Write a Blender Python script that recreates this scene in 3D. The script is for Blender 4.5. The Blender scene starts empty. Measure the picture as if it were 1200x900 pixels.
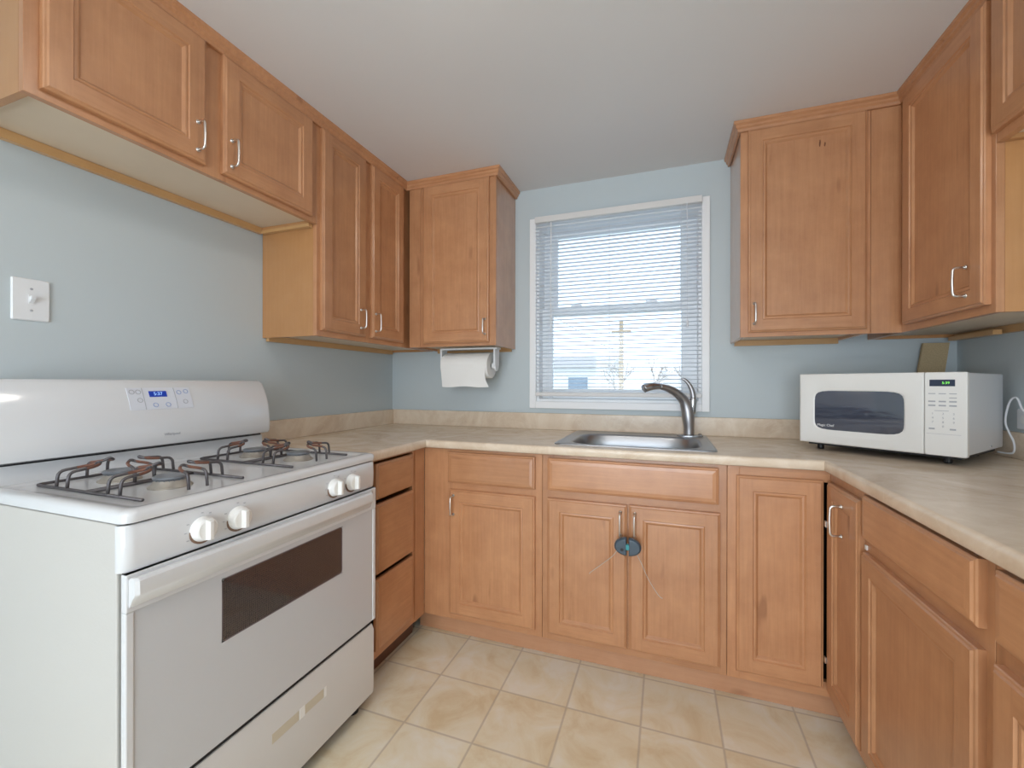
import bpy, bmesh, math, random
from mathutils import Vector, Matrix
random.seed(4)
C = bpy.context.scene.collection
sc = bpy.context.scene
PI = math.pi

# ------------------------------------------------------------------ camera
CAM = Vector((1.6711, -2.3575, 1.174)); YAW, PIT, ROL, FPX = -.3443, -.0004, .0015, 501.67
fwd = Vector((math.sin(YAW)*math.cos(PIT), math.cos(YAW)*math.cos(PIT), math.sin(PIT)))
r0 = Vector((math.cos(YAW), -math.sin(YAW), 0)); u0 = r0.cross(fwd)
rr = r0*math.cos(ROL) + u0*math.sin(ROL); uu = -r0*math.sin(ROL) + u0*math.cos(ROL)
cam = bpy.data.cameras.new('camera'); cam_o = bpy.data.objects.new('camera', cam); C.objects.link(cam_o)
cam.sensor_width = 36; cam.lens = 36*FPX/1200; cam.clip_start = .02; cam.shift_y = -.5/1200
cam_o.matrix_world = Matrix(((rr.x, uu.x, -fwd.x, CAM.x), (rr.y, uu.y, -fwd.y, CAM.y), (rr.z, uu.z, -fwd.z, CAM.z), (0, 0, 0, 1)))
sc.camera = cam_o

# ------------------------------------------------------------------ world, exposure
sc.view_settings.view_transform = 'Standard'; sc.view_settings.look = 'None'
sc.view_settings.gamma = 1; sc.view_settings.use_curve_mapping = False
sc.view_settings.exposure = 0.85
w = bpy.data.worlds.new('sky'); sc.world = w; w.use_nodes = True
bgn = w.node_tree.nodes['Background']; bgn.inputs[0].default_value = (.70, .84, 1, 1); bgn.inputs[1].default_value = 1.55
DOME_E, PANEL_FILL_E, DOOR_FILL_E = 7.5, 3.6, 36  # dome lamp, then the two added fill sources

# ------------------------------------------------------------------ materials
def newmat(name):
    m = bpy.data.materials.new(name); m.use_nodes = True
    return m, m.node_tree.nodes, m.node_tree.links, m.node_tree.nodes['Principled BSDF']
def mat(name, col, rough=.5, metal=0, spec=.5, emis=None, es=0, bump=0, bscale=60, var=0, vscale=6, alpha=None, coat=0):
    m, N, L, b = newmat(name)
    b.inputs['Base Color'].default_value = (*col, 1); b.inputs['Roughness'].default_value = rough
    b.inputs['Metallic'].default_value = metal; b.inputs['Specular IOR Level'].default_value = spec
    b.inputs['Coat Weight'].default_value = coat
    if emis: b.inputs['Emission Color'].default_value = (*emis, 1); b.inputs['Emission Strength'].default_value = es
    tc = N.new('ShaderNodeTexCoord')
    if var:
        n = N.new('ShaderNodeTexNoise'); n.inputs['Scale'].default_value = vscale; n.inputs['Detail'].default_value = 4
        L.new(tc.outputs['Object'], n.inputs['Vector'])
        mx = N.new('ShaderNodeMix'); mx.data_type = 'RGBA'; mx.blend_type = 'MIX'
        mx.inputs['A'].default_value = (*[c*(1-var) for c in col], 1); mx.inputs['B'].default_value = (*[min(1, c*(1+var)) for c in col], 1)
        L.new(n.outputs['Fac'], mx.inputs['Factor']); L.new(mx.outputs['Result'], b.inputs['Base Color'])
    if bump:
        n = N.new('ShaderNodeTexNoise'); n.inputs['Scale'].default_value = bscale; n.inputs['Detail'].default_value = 3
        L.new(tc.outputs['Object'], n.inputs['Vector'])
        bp = N.new('ShaderNodeBump'); bp.inputs['Strength'].default_value = bump; bp.inputs['Distance'].default_value = .002
        L.new(n.outputs['Fac'], bp.inputs['Height']); L.new(bp.outputs['Normal'], b.inputs['Normal'])
    return m
def wood(name, axis, base, dark, rough=.36, knots=True, coat=.45):
    m, N, L, b = newmat(name)
    tc = N.new('ShaderNodeTexCoord'); oi = N.new('ShaderNodeObjectInfo')
    add = N.new('ShaderNodeVectorMath'); add.operation = 'ADD'
    mul = N.new('ShaderNodeMath'); mul.operation = 'MULTIPLY'; mul.inputs[1].default_value = 37
    L.new(oi.outputs['Random'], mul.inputs[0])
    L.new(tc.outputs['Object'], add.inputs[0]); L.new(mul.outputs[0], add.inputs[1])
    mp = N.new('ShaderNodeMapping'); mp.inputs['Scale'].default_value = (34, 34, 1.6) if axis == 'z' else (1.6, 34, 34)
    L.new(add.outputs[0], mp.inputs['Vector'])
    n1 = N.new('ShaderNodeTexNoise'); n1.inputs['Scale'].default_value = 2.6; n1.inputs['Detail'].default_value = 6; n1.inputs['Roughness'].default_value = .62; n1.inputs['Distortion'].default_value = .4
    L.new(mp.outputs[0], n1.inputs['Vector'])
    n2 = N.new('ShaderNodeTexNoise'); n2.inputs['Scale'].default_value = 9; n2.inputs['Detail'].default_value = 4; n2.inputs['Roughness'].default_value = .6
    L.new(add.outputs[0], n2.inputs['Vector'])
    cr = N.new('ShaderNodeValToRGB'); e = cr.color_ramp.elements
    e[0].position = .25; e[0].color = (*dark, 1); e[1].position = .7; e[1].color = (*base, 1)
    mx = N.new('ShaderNodeMath'); mx.operation = 'MULTIPLY_ADD'; mx.inputs[1].default_value = .45
    m2 = N.new('ShaderNodeMath'); m2.operation = 'MULTIPLY'; m2.inputs[1].default_value = .55
    L.new(n2.outputs['Fac'], m2.inputs[0]); L.new(n1.outputs['Fac'], mx.inputs[0]); L.new(m2.outputs[0], mx.inputs[2])
    L.new(mx.outputs[0], cr.inputs[0])
    # a slight plank-to-plank tone from object to object
    hs = N.new('ShaderNodeHueSaturation'); mr = N.new('ShaderNodeMapRange')
    mr.inputs['To Min'].default_value = .93; mr.inputs['To Max'].default_value = 1.06
    L.new(oi.outputs['Random'], mr.inputs['Value']); L.new(mr.outputs[0], hs.inputs['Value']); L.new(cr.outputs[0], hs.inputs['Color'])
    out = hs.outputs[0]
    if knots:
        mk = N.new('ShaderNodeMapping'); mk.inputs['Scale'].default_value = (9, 9, 2.2) if axis == 'z' else (2.2, 9, 9)
        L.new(add.outputs[0], mk.inputs['Vector'])
        vo = N.new('ShaderNodeTexNoise'); vo.inputs['Scale'].default_value = 2.2; vo.inputs['Detail'].default_value = 1
        L.new(mk.outputs[0], vo.inputs['Vector'])
        k = N.new('ShaderNodeMapRange'); k.inputs['From Min'].default_value = .70; k.inputs['From Max'].default_value = .80; k.inputs['To Max'].default_value = .55
        L.new(vo.outputs['Fac'], k.inputs['Value'])
        mm = N.new('ShaderNodeMix'); mm.data_type = 'RGBA'; mm.inputs['B'].default_value = (dark[0]*.55, dark[1]*.45, dark[2]*.4, 1)
        L.new(k.outputs[0], mm.inputs['Factor']); L.new(out, mm.inputs['A']); out = mm.outputs['Result']
    L.new(out, b.inputs['Base Color'])
    b.inputs['Roughness'].default_value = rough; b.inputs['Coat Weight'].default_value = coat; b.inputs['Coat Roughness'].default_value = .2
    bp = N.new('ShaderNodeBump'); bp.inputs['Strength'].default_value = .12; bp.inputs['Distance'].default_value = .0006
    L.new(n1.outputs['Fac'], bp.inputs['Height']); L.new(bp.outputs['Normal'], b.inputs['Normal'])
    return m
WB, WD = (.60, .300, .145), (.41, .180, .080)
WV = wood('maple_upright_grain', 'z', WB, WD)
WH = wood('maple_level_grain', 'x', WB, WD)
WGL = wood('glossy_veneer_side', 'z', WB, WD, .3, False, 1.0)
WS = wood('veneer_side', 'z', (.52, .262, .105), (.45, .21, .075), knots=False)
INT = mat('cabinet_underside', (.70, .58, .44), .5, var=.06)
LEDGE = wood('ledger_strip', 'x', (.62, .37, .16), (.52, .29, .12), knots=False)
DARK = mat('dark_gap', (.02, .012, .01), .8)
TOE = wood('toe_board', 'x', (.60, .32, .18), (.50, .24, .12))
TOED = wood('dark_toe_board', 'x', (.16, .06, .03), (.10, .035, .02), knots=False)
NICK = mat('satin_nickel', (.78, .76, .73), .28, 1)
WHITE = mat('white_enamel', (.72, .725, .735), .14, 0, .5, coat=.4)
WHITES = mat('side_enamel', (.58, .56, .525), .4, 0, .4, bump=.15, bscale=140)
DOORW = mat('oven_door_enamel', (.60, .61, .63), .12, 0, .5, coat=.5)
DRAWW = mat('drawer_enamel', (.68, .665, .64), .3)
KNOBW = mat('knob_plastic', (.86, .85, .82), .3)
BLACK = mat('black_plastic', (.015, .015, .017), .5)
IRON = mat('grate_steel', (.13, .12, .125), .42, .6, var=.5, vscale=40)
RUST = mat('grate_rust', (.20, .09, .06), .6, .2, var=.4, vscale=60)
BASEM = mat('burner_base', (.40, .36, .31), .5, .3, var=.4, vscale=30)
CAPM = mat('burner_cap', (.25, .27, .30), .35, .5, var=.2, vscale=30)
STEEL = mat('brushed_steel', (.40, .41, .43), .33, 1, bump=.05, bscale=300)
FAUC = mat('brushed_nickel_grey', (.46, .45, .46), .4, 1)
CHROME = mat('chrome', (.55, .56, .58), .26, 1)
PAPER = mat('paper_towel_sheet', (.86, .85, .82), .9, bump=.4, bscale=180)
WPL = mat('white_plastic', (.80, .81, .82), .35)
WPAINT = mat('window_paint', (.90, .90, .90), .4)
VINYL = mat('sash_vinyl', (.93, .94, .95), .35)
SLAT = mat('blind_slat', (.90, .92, .95), .4)
_n = SLAT.node_tree.nodes; _l = SLAT.node_tree.links
_t = _n.new('ShaderNodeBsdfTranslucent'); _t.inputs[0].default_value = (.92, .95, .98, 1); _m = _n.new('ShaderNodeMixShader'); _m.inputs[0].default_value = .7
_l.new(_n['Principled BSDF'].outputs[0], _m.inputs[1]); _l.new(_t.outputs[0], _m.inputs[2]); _l.new(_m.outputs[0], _n['Material Output'].inputs[0])
RAILM = mat('blind_rail', (.74, .72, .70), .4)
CORD = mat('white_cord', (.78, .79, .82), .6)
MWW = mat('microwave_white', (.84, .83, .80), .28)
MWS = mat('microwave_side', (.74, .75, .77), .3)
MWG = mat('microwave_glass', (.045, .055, .085), .04, .0, 1.0, coat=1)
DISPG = mat('display_green', (.03, .04, .08), .2)
DIGG = mat('green_digits', (.2, .9, .1), .4, emis=(.25, .95, .12), es=.45)
DISPB = mat('display_blue', (.01, .04, .32), .2, emis=(.01, .05, .5), es=.12)
DIGB = mat('blue_digits', (.3, .5, .9), .4, emis=(.35, .6, 1), es=.3)
GREY = mat('grey_print', (.42, .43, .46), .5)
BLUEP = mat('blue_print', (.25, .36, .62), .5)
PANELB = mat('control_membrane', (.72, .74, .80), .3)
BOARD = mat('particle_board', (.50, .38, .22), .85, var=.3, vscale=220)
LOCKM = mat('lock_plastic', (.05, .08, .11), .3)
LOCKT = mat('lock_button', (.03, .30, .33), .35)
KNOTM = mat('knot_brown', (.16, .055, .02), .5)
STRAP = mat('lock_cable', (.50, .44, .38), .4)
BEIGE = mat('reflection_beige', (.62, .56, .44), .5)  # tone of light patches reflected in the stove drawer
GREENERY = mat('bare_branches', (.34, .27, .22), .9)
KNOBSHADE = mat('knob_shadow_brown', (.20, .12, .08), .6)  # brown standing in for the shade below the knobs

def wallmat(name, col, bump=.25):
    return mat(name, col, .55, bump=bump, bscale=45, var=.015, vscale=3)
WALLM = wallmat('blue_wall_paint', (.55, .61, .63), .12)
CEILM = wallmat('ceiling_paint', (.75, .745, .745), .12)

def counter_mat():
    m, N, L, b = newmat('marbled_laminate')
    g = N.new('ShaderNodeNewGeometry')
    n1 = N.new('ShaderNodeTexNoise'); n1.inputs['Scale'].default_value = 5; n1.inputs['Detail'].default_value = 9; n1.inputs['Roughness'].default_value = .6; n1.inputs['Distortion'].default_value = 1.4
    L.new(g.outputs['Position'], n1.inputs['Vector'])
    cr = N.new('ShaderNodeValToRGB'); e = cr.color_ramp.elements
    e[0].position = .3; e[0].color = (.66, .51, .37, 1); e[1].position = .68; e[1].color = (.86, .74, .60, 1)
    x = e.new(.5); x.color = (.77, .635, .49, 1)
    L.new(n1.outputs['Fac'], cr.inputs[0])
    n2 = N.new('ShaderNodeTexNoise'); n2.inputs['Scale'].default_value = 7; n2.inputs['Detail'].default_value = 5; n2.inputs['Distortion'].default_value = 2
    L.new(g.outputs['Position'], n2.inputs['Vector'])
    s = N.new('ShaderNodeMath'); s.operation = 'SUBTRACT'; s.inputs[1].default_value = .5; L.new(n2.outputs['Fac'], s.inputs[0])
    a = N.new('ShaderNodeMath'); a.operation = 'ABSOLUTE'; L.new(s.outputs[0], a.inputs[0])
    k = N.new('ShaderNodeMapRange'); k.inputs['From Min'].default_value = 0; k.inputs['From Max'].default_value = .03; k.inputs['To Min'].default_value = .30; k.inputs['To Max'].default_value = 0
    L.new(a.outputs[0], k.inputs['Value'])
    mm = N.new('ShaderNodeMix'); mm.data_type = 'RGBA'; mm.inputs['B'].default_value = (.84, .74, .61, 1)
    L.new(k.outputs[0], mm.inputs['Factor']); L.new(cr.outputs[0], mm.inputs['A'])
    L.new(mm.outputs['Result'], b.inputs['Base Color'])
    b.inputs['Roughness'].default_value = .27
    return m
COUNT = counter_mat()
def floor_mat():
    m, N, L, b = newmat('vinyl_tile')
    g = N.new('ShaderNodeNewGeometry'); sp = N.new('ShaderNodeSeparateXYZ'); L.new(g.outputs['Position'], sp.inputs[0])
    def M(op, a, bb=None):
        n = N.new('ShaderNodeMath'); n.operation = op
        for i, v in enumerate((a, bb)):
            if v is None: continue
            if isinstance(v, (int, float)): n.inputs[i].default_value = v
            else: L.new(v, n.inputs[i])
        return n.outputs[0]
    u = M('DIVIDE', M('SUBTRACT', sp.outputs[0], .8209), .2571); v = M('DIVIDE', M('SUBTRACT', sp.outputs[1], -.5736), .2571)
    fu, fv = M('SUBTRACT', u, M('FLOOR', u)), M('SUBTRACT', v, M('FLOOR', v))
    du = M('MINIMUM', fu, M('SUBTRACT', 1, fu)); dv = M('MINIMUM', fv, M('SUBTRACT', 1, fv))
    d = M('MINIMUM', du, dv)
    wn = N.new('ShaderNodeTexWhiteNoise'); wn.noise_dimensions = '2D'; cb = N.new('ShaderNodeCombineXYZ')
    L.new(M('FLOOR', u), cb.inputs[0]); L.new(M('FLOOR', v), cb.inputs[1]); L.new(cb.outputs[0], wn.inputs['Vector'])
    va = N.new('ShaderNodeVectorMath'); va.operation = 'MULTIPLY_ADD'; va.inputs[1].default_value = (9, 9, 9)
    L.new(wn.outputs['Color'], va.inputs[0]); L.new(g.outputs['Position'], va.inputs[2])
    n1 = N.new('ShaderNodeTexNoise'); n1.inputs['Scale'].default_value = 5.5; n1.inputs['Detail'].default_value = 8; n1.inputs['Roughness'].default_value = .62; n1.inputs['Distortion'].default_value = .8
    L.new(va.outputs[0], n1.inputs['Vector'])
    cr = N.new('ShaderNodeValToRGB'); e = cr.color_ramp.elements
    e[0].position = .33; e[0].color = (.74, .60, .38, 1); e[1].position = .66; e[1].color = (.88, .83, .71, 1)
    x = e.new(.5); x.color = (.84, .75, .56, 1)
    f = M('ADD', n1.outputs['Fac'], M('MULTIPLY', M('SUBTRACT', wn.outputs['Value'], .5), .12))
    L.new(f, cr.inputs[0])
    k = N.new('ShaderNodeMapRange'); k.inputs['From Min'].default_value = .006; k.inputs['From Max'].default_value = .020; k.inputs['To Min'].default_value = .5; k.inputs['To Max'].default_value = 0
    L.new(d, k.inputs['Value'])
    mm = N.new('ShaderNodeMix'); mm.data_type = 'RGBA'; mm.inputs['B'].default_value = (.42, .34, .26, 1)
    L.new(k.outputs[0], mm.inputs['Factor']); L.new(cr.outputs[0], mm.inputs['A']); L.new(mm.outputs['Result'], b.inputs['Base Color'])
    b.inputs['Roughness'].default_value = .4
    bp = N.new('ShaderNodeBump'); bp.inputs['Strength'].default_value = .25; bp.inputs['Distance'].default_value = .001
    L.new(n1.outputs['Fac'], bp.inputs['Height']); L.new(bp.outputs['Normal'], b.inputs['Normal'])
    return m
FLOORM = floor_mat()
def glass_mat(name, tint, refl=1.0):
    m, N, L, b = newmat(name); N.remove(b)
    t = N.new('ShaderNodeBsdfTransparent'); t.inputs[0].default_value = (*tint, 1)
    gl = N.new('ShaderNodeBsdfGlossy'); gl.inputs['Roughness'].default_value = .03
    fr = N.new('ShaderNodeFresnel'); fr.inputs[0].default_value = 1.45
    mu = N.new('ShaderNodeMath'); mu.operation = 'MULTIPLY'; mu.inputs[1].default_value = refl; L.new(fr.outputs[0], mu.inputs[0])
    mx = N.new('ShaderNodeMixShader'); L.new(mu.outputs[0], mx.inputs[0]); L.new(t.outputs[0], mx.inputs[1]); L.new(gl.outputs[0], mx.inputs[2])
    L.new(mx.outputs[0], N['Material Output'].inputs[0]); return m
GLASS = glass_mat('clear_glass', (.95, .97, .98))
def oven_glass():
    m, N, L, b = newmat('oven_glass')
    tc = N.new('ShaderNodeTexCoord'); sx = N.new('ShaderNodeSeparateXYZ'); L.new(tc.outputs['Object'], sx.inputs[0])
    def M(op, a, bb=0):
        n = N.new('ShaderNodeMath'); n.operation = op
        for i, v in enumerate((a, bb)):
            if isinstance(v, (int, float)): n.inputs[i].default_value = v
            else: L.new(v, n.inputs[i])
        return n.outputs[0]
    p = .0055
    a = M('SUBTRACT', M('FRACT', M('DIVIDE', sx.outputs[0], p)), .5); c = M('SUBTRACT', M('FRACT', M('DIVIDE', sx.outputs[2], p)), .5)
    r = M('SQRT', M('ADD', M('MULTIPLY', a, a), M('MULTIPLY', c, c)))
    dot = M('GREATER_THAN', r, .42)
    b.inputs['Base Color'].default_value = (.06, .052, .058, 1); b.inputs['Roughness'].default_value = .08; b.inputs['Specular IOR Level'].default_value = .8
    t = N.new('ShaderNodeBsdfTransparent'); t.inputs[0].default_value = (.80, .74, .74, 1)
    gl = N.new('ShaderNodeBsdfGlossy'); gl.inputs['Roughness'].default_value = .05
    m1 = N.new('ShaderNodeMixShader'); m1.inputs[0].default_value = .14; L.new(t.outputs[0], m1.inputs[1]); L.new(gl.outputs[0], m1.inputs[2])
    mx = N.new('ShaderNodeMixShader'); L.new(dot, mx.inputs[0]); L.new(m1.outputs[0], mx.inputs[1]); L.new(b.outputs[0], mx.inputs[2])
    L.new(mx.outputs[0], N['Material Output'].inputs[0]); return m
OVENG = oven_glass()

# ------------------------------------------------------------------ helpers
class MB:
    def __init__(s): s.bm = bmesh.new(); s.mi = 0
    def face(s, vs, mi=None):
        try: f = s.bm.faces.new(vs); f.material_index = s.mi if mi is None else mi; return f
        except ValueError: return None
    def box(s, a, b, mi=None):
        x0, y0, z0 = [min(p, q) for p, q in zip(a, b)]; x1, y1, z1 = [max(p, q) for p, q in zip(a, b)]
        v = [s.bm.verts.new(p) for p in ((x0,y0,z0),(x1,y0,z0),(x1,y1,z0),(x0,y1,z0),(x0,y0,z1),(x1,y0,z1),(x1,y1,z1),(x0,y1,z1))]
        for q in ((0,3,2,1),(4,5,6,7),(0,1,5,4),(1,2,6,5),(2,3,7,6),(3,0,4,7)): s.face([v[i] for i in q], mi)
        return v
    def loops(s, rings, closed=True, cap0=True, cap1=True, mi=None):
        R = [[s.bm.verts.new(p) for p in r] for r in rings]
        n = len(R[0])
        for a, b in zip(R, R[1:]):
            for i in range(n if closed else n-1):
                j = (i+1) % n; s.face((a[i], a[j], b[j], b[i]), mi)
        if cap0: s.face(R[0][::-1], mi)
        if cap1: s.face(R[-1], mi)
        return R
    def tube(s, pts, r, n=8, cap=True, mi=None):
        pts = [Vector(p) for p in pts]; rings = []; up = None
        for i, p in enumerate(pts):
            t = (pts[min(i+1, len(pts)-1)] - pts[max(i-1, 0)]).normalized()
            if up is None:
                up = Vector((0, 0, 1)) if abs(t.z) < .9 else Vector((1, 0, 0))
            a = (up - t*up.dot(t)).normalized(); up = a; c = t.cross(a)
            rad = r[i] if isinstance(r, (list, tuple)) else r
            rings.append([p + (a*math.cos(k*2*PI/n) + c*math.sin(k*2*PI/n))*rad for k in range(n)])
        return s.loops(rings, cap0=cap, cap1=cap, mi=mi)
    def lathe(s, prof, c=(0, 0, 0), axis='z', n=24, mi=None, capa=True, capb=True):
        rings = []
        for r, h in prof:
            ring = []
            for k in range(n):
                a = k*2*PI/n; u, v = r*math.cos(a), r*math.sin(a)
                p = {'z': (u, v, h), 'y': (u, h, v), 'x': (h, u, v)}[axis]
                ring.append((p[0]+c[0], p[1]+c[1], p[2]+c[2]))
            rings.append(ring)
        return s.loops(rings, cap0=capa, cap1=capb, mi=mi)
    def prism(s, poly, a, b, axis='x', mi=None):
        def P(u, v, t): return {'x': (t, u, v), 'y': (u, t, v), 'z': (u, v, t)}[axis]
        return s.loops([[P(u, v, a) for u, v in poly], [P(u, v, b) for u, v in poly]], mi=mi)
    def build(s, name, mats, parent=None, smooth=False, bevel=0, loc=None, rot=None, seg=2, ang=35):
        bmesh.ops.recalc_face_normals(s.bm, faces=s.bm.faces)
        me = bpy.data.meshes.new(name); s.bm.to_mesh(me); s.bm.free()
        for m in (mats if isinstance(mats, (list, tuple)) else [mats]): me.materials.append(m)
        o = bpy.data.objects.new(name, me); C.objects.link(o)
        if parent: o.parent = parent
        if loc: o.location = loc
        if rot: o.rotation_euler = rot
        if bevel:
            md = o.modifiers.new('bevel', 'BEVEL'); md.width = bevel; md.segments = seg; md.limit_method = 'ANGLE'; md.angle_limit = math.radians(40)
        if smooth:
            for p in me.polygons: p.use_smooth = True
            if ang: me.set_sharp_from_angle(angle=math.radians(ang))
        return o
def tag(o, label=None, cat=None, group=None, kind=None):
    if label: o['label'] = label
    if cat: o['category'] = cat
    if group: o['group'] = group
    if kind: o['kind'] = kind
    return o
def thing(name, label, cat, loc=(0, 0, 0), rotz=0, group=None):
    o = bpy.data.objects.new(name, None); C.objects.link(o); o.location = loc; o.rotation_euler = (0, 0, rotz); o.empty_display_size = .1
    return tag(o, label, cat, group)
def struct(o, label=None): return tag(o, label, kind='structure')
def boxo(name, a, b, m, parent=None, bevel=0, loc=None, rot=None):
    k = MB(); k.box(a, b); return k.build(name, m, parent, bevel=bevel, loc=loc, rot=rot)
def fillet(pts, r, n=5):
    pts = [Vector(p) for p in pts]; out = [pts[0]]
    for a, b, c in zip(pts, pts[1:], pts[2:]):
        d1, d2 = (a-b), (c-b); rr_ = min(r, d1.length*.49, d2.length*.49)
        p, q = b + d1.normalized()*rr_, b + d2.normalized()*rr_
        for i in range(n+1):
            t = i/n; out.append(p*(1-t)**2 + b*2*t*(1-t) + q*t*t)
    out.append(pts[-1]); return out
def text(name, s, size, m, parent, loc, rot, ext=.0004, align='CENTER'):
    cu = bpy.data.curves.new(name, 'FONT'); cu.body = s; cu.size = size; cu.extrude = ext; cu.align_x = align; cu.align_y = 'CENTER'
    t = bpy.data.objects.new(name, cu); C.objects.link(t)
    dg = bpy.context.evaluated_depsgraph_get(); dg.update()
    me = bpy.data.meshes.new_from_object(t.evaluated_get(dg)); bpy.data.objects.remove(t)
    me.materials.clear(); me.materials.append(m)
    o = bpy.data.objects.new(name, me); C.objects.link(o); o.parent = parent; o.location = loc; o.rotation_euler = rot
    return o
def rrect(x0, y0, x1, y1, r, n=5):
    P = []
    for cx, cy, a in ((x1-r, y1-r, 0), (x0+r, y1-r, 90), (x0+r, y0+r, 180), (x1-r, y0+r, 270)):
        for i in range(n+1):
            t = math.radians(a + 90*i/n); P.append((cx + r*math.cos(t), cy + r*math.sin(t)))
    return P

# ------------------------------------------------------------------ room shell
W, H, YR = 2.84, 2.288, -4.4
WX0, WX1, WZ0, WZ1 = .976, 1.842, 1.072, 2.075       # window opening in the back wall
k = MB(); k.box((-.1, YR-.1, -.1), (W+.1, .2, 0)); struct(k.build('floor', FLOORM), 'pale cream and tan vinyl tile floor')
k = MB(); k.box((-.1, YR-.1, H), (W+.1, .2, H+.1)); struct(k.build('ceiling', CEILM), 'plain off-white ceiling')
k = MB(); k.box((-.1, YR, 0), (0, .12, H)); struct(k.build('wall_left', WALLM), 'pale blue wall behind the stove')
k = MB(); k.box((W, YR, 0), (W+.1, .12, H)); struct(k.build('wall_right', WALLM), 'pale blue wall right of the microwave')
k = MB()
for a, b in (((0, 0, 0), (WX0, .12, H)), ((WX1, 0, 0), (W, .12, H)), ((WX0, 0, 0), (WX1, .12, WZ0)), ((WX0, 0, WZ1), (WX1, .12, H))): k.box(a, b)
struct(k.build('wall_back', WALLM), 'pale blue wall around the window')
DX0, DX1, DZ = .55, 2.35, 2.05
k = MB()
for a, b in (((0, YR-.1, 0), (DX0, YR, H)), ((DX1, YR-.1, 0), (W, YR, H)), ((DX0, YR-.1, DZ), (DX1, YR, H))): k.box(a, b)
struct(k.build('wall_rear', WALLM))
dr = struct(thing('fill_door_1', None, None, (DX0, YR-.05, 0)))  # unseen patio door, added to let fill light in
k = MB()
for a, b in (((0, -.04, 0), (.06, .04, DZ)), ((1.74, -.04, 0), (1.8, .04, DZ)), ((.06, -.04, DZ-.06), (1.74, .04, DZ)), ((.06, -.04, 0), (1.74, .04, .05)), ((.87, -.03, .05), (.93, .03, DZ-.06))): k.box(a, b)
k.build('fill_door_frame', WPAINT, dr, bevel=.003)
boxo('fill_door_glass', (.06, -.004, .05), (.87, .004, DZ-.06), GLASS, dr); boxo('fill_door_glass', (.93, -.004, .05), (1.74, .004, DZ-.06), GLASS, dr)
# daylight: fill lamp outside the added patio door, out of view
al = bpy.data.lights.new('door_fill', 'AREA'); al.shape = 'RECTANGLE'; al.size = 1.7; al.size_y = 1.9; al.energy = DOOR_FILL_E; al.color = (.93, .96, 1)
ao = bpy.data.objects.new('door_fill', al); C.objects.link(ao); ao.location = ((DX0+DX1)/2, YR-.16, 1.05); ao.rotation_euler = (math.radians(90), 0, 0)
# ceiling lamps, both out of the frame: a dome over the kitchen and a flat panel added for fill near the door
def emit(name, col, e):
    m, N, L, b = newmat(name); b.inputs['Base Color'].default_value = (.9, .9, .9, 1); b.inputs['Emission Color'].default_value = (*col, 1); b.inputs['Emission Strength'].default_value = e; return m
t = thing('ceiling_dome_lamp', 'round white glass dome lamp on the ceiling above the stove side', 'ceiling lamp', (1.30, -1.60, H))
k = MB(); k.lathe([(.17, 0), (.175, -.012), (.17, -.022)], n=40); k.build('mounting_plate', NICK, t, smooth=True)
k = MB(); k.lathe([(.155, -.022), (.15, -.05), (.12, -.078), (.07, -.095), (.02, -.10)], n=40); k.build('lamp_shade', emit('lit_dome', (1, .93, .86), DOME_E), t, smooth=True)
t = thing('fill_panel', 'flat rectangular ceiling panel added as fill light near the added patio door', 'ceiling lamp', (1.4, -3.3, H))
k = MB()
for a, b in (((-.62, -.32, -.05), (.62, -.30, 0)), ((-.62, .30, -.05), (.62, .32, 0)), ((-.62, -.3, -.05), (-.60, .3, 0)), ((.60, -.3, -.05), (.62, .3, 0))): k.box(a, b)
k.build('frame', WPAINT, t); boxo('diffuser', (-.6, -.3, -.04), (.6, .3, -.02), emit('fill_panel_glow', (1, .96, .92), PANEL_FILL_E), t)

# ------------------------------------------------------------------ window
wn = struct(thing('window_1', 'white double-hung window over the sink', None, (0, 0, 0)))
k = MB(); o0, o1, p0, p1 = .938, 1.879, 1.033, 2.112
for a, b in (((o0, -.018, p0), (WX0, 0, p1)), ((WX1, -.018, p0), (o1, 0, p1)), ((WX0, -.018, p0), (WX1, 0, WZ0)), ((WX0, -.018, WZ1), (WX1, 0, p1))): k.box(a, b)
k.build('window_casing', WPAINT, wn, bevel=.003)
k = MB()
for a, b in (((WX0, 0, WZ0), (WX0+.014, .16, WZ1)), ((WX1-.014, 0, WZ0), (WX1, .16, WZ1)), ((WX0+.014, 0, WZ0), (WX1-.014, .16, WZ0+.014)), ((WX0+.014, 0, WZ1-.014), (WX1-.014, .16, WZ1))): k.box(a, b)
k.build('window_jamb', WPAINT, wn)
def sash(name, y0, y1, x0, x1, z0, z1, gx0, gx1, gz0, gz1):
    k = MB()
    for a, b in (((x0, y0, z0), (gx0, y1, z1)), ((gx1, y0, z0), (x1, y1, z1)), ((gx0, y0, z0), (gx1, y1, gz0)), ((gx0, y0, gz1), (gx1, y1, z1))): k.box(a, b)
    f = k.build(name, VINYL, wn, bevel=.004)
    boxo('glass_pane', (gx0, (y0+y1)/2-.003, gz0), (gx1, (y0+y1)/2+.003, gz1), GLASS, f)
    return f
sash('upper_sash', .105, .135, WX0+.014, WX1-.014, 1.565, WZ1-.014, 1.073, 1.745, 1.617, 2.025)
lo = sash('lower_sash', .065, .10, WX0+.014, WX1-.014, WZ0+.014, 1.615, 1.052, 1.750, 1.143, 1.570)
for x in (1.19, 1.60):
    k = MB(); k.box((x-.03, .07, 1.615), (x+.03, .095, 1.624)); k.lathe([(.012, 1.624), (.012, 1.634)], (x, .083, 0), n=12); k.tube([(x, .083, 1.63), (x+.035, .075, 1.632)], .005, 6)
    k.build('sash_lock', VINYL, lo)

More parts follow.
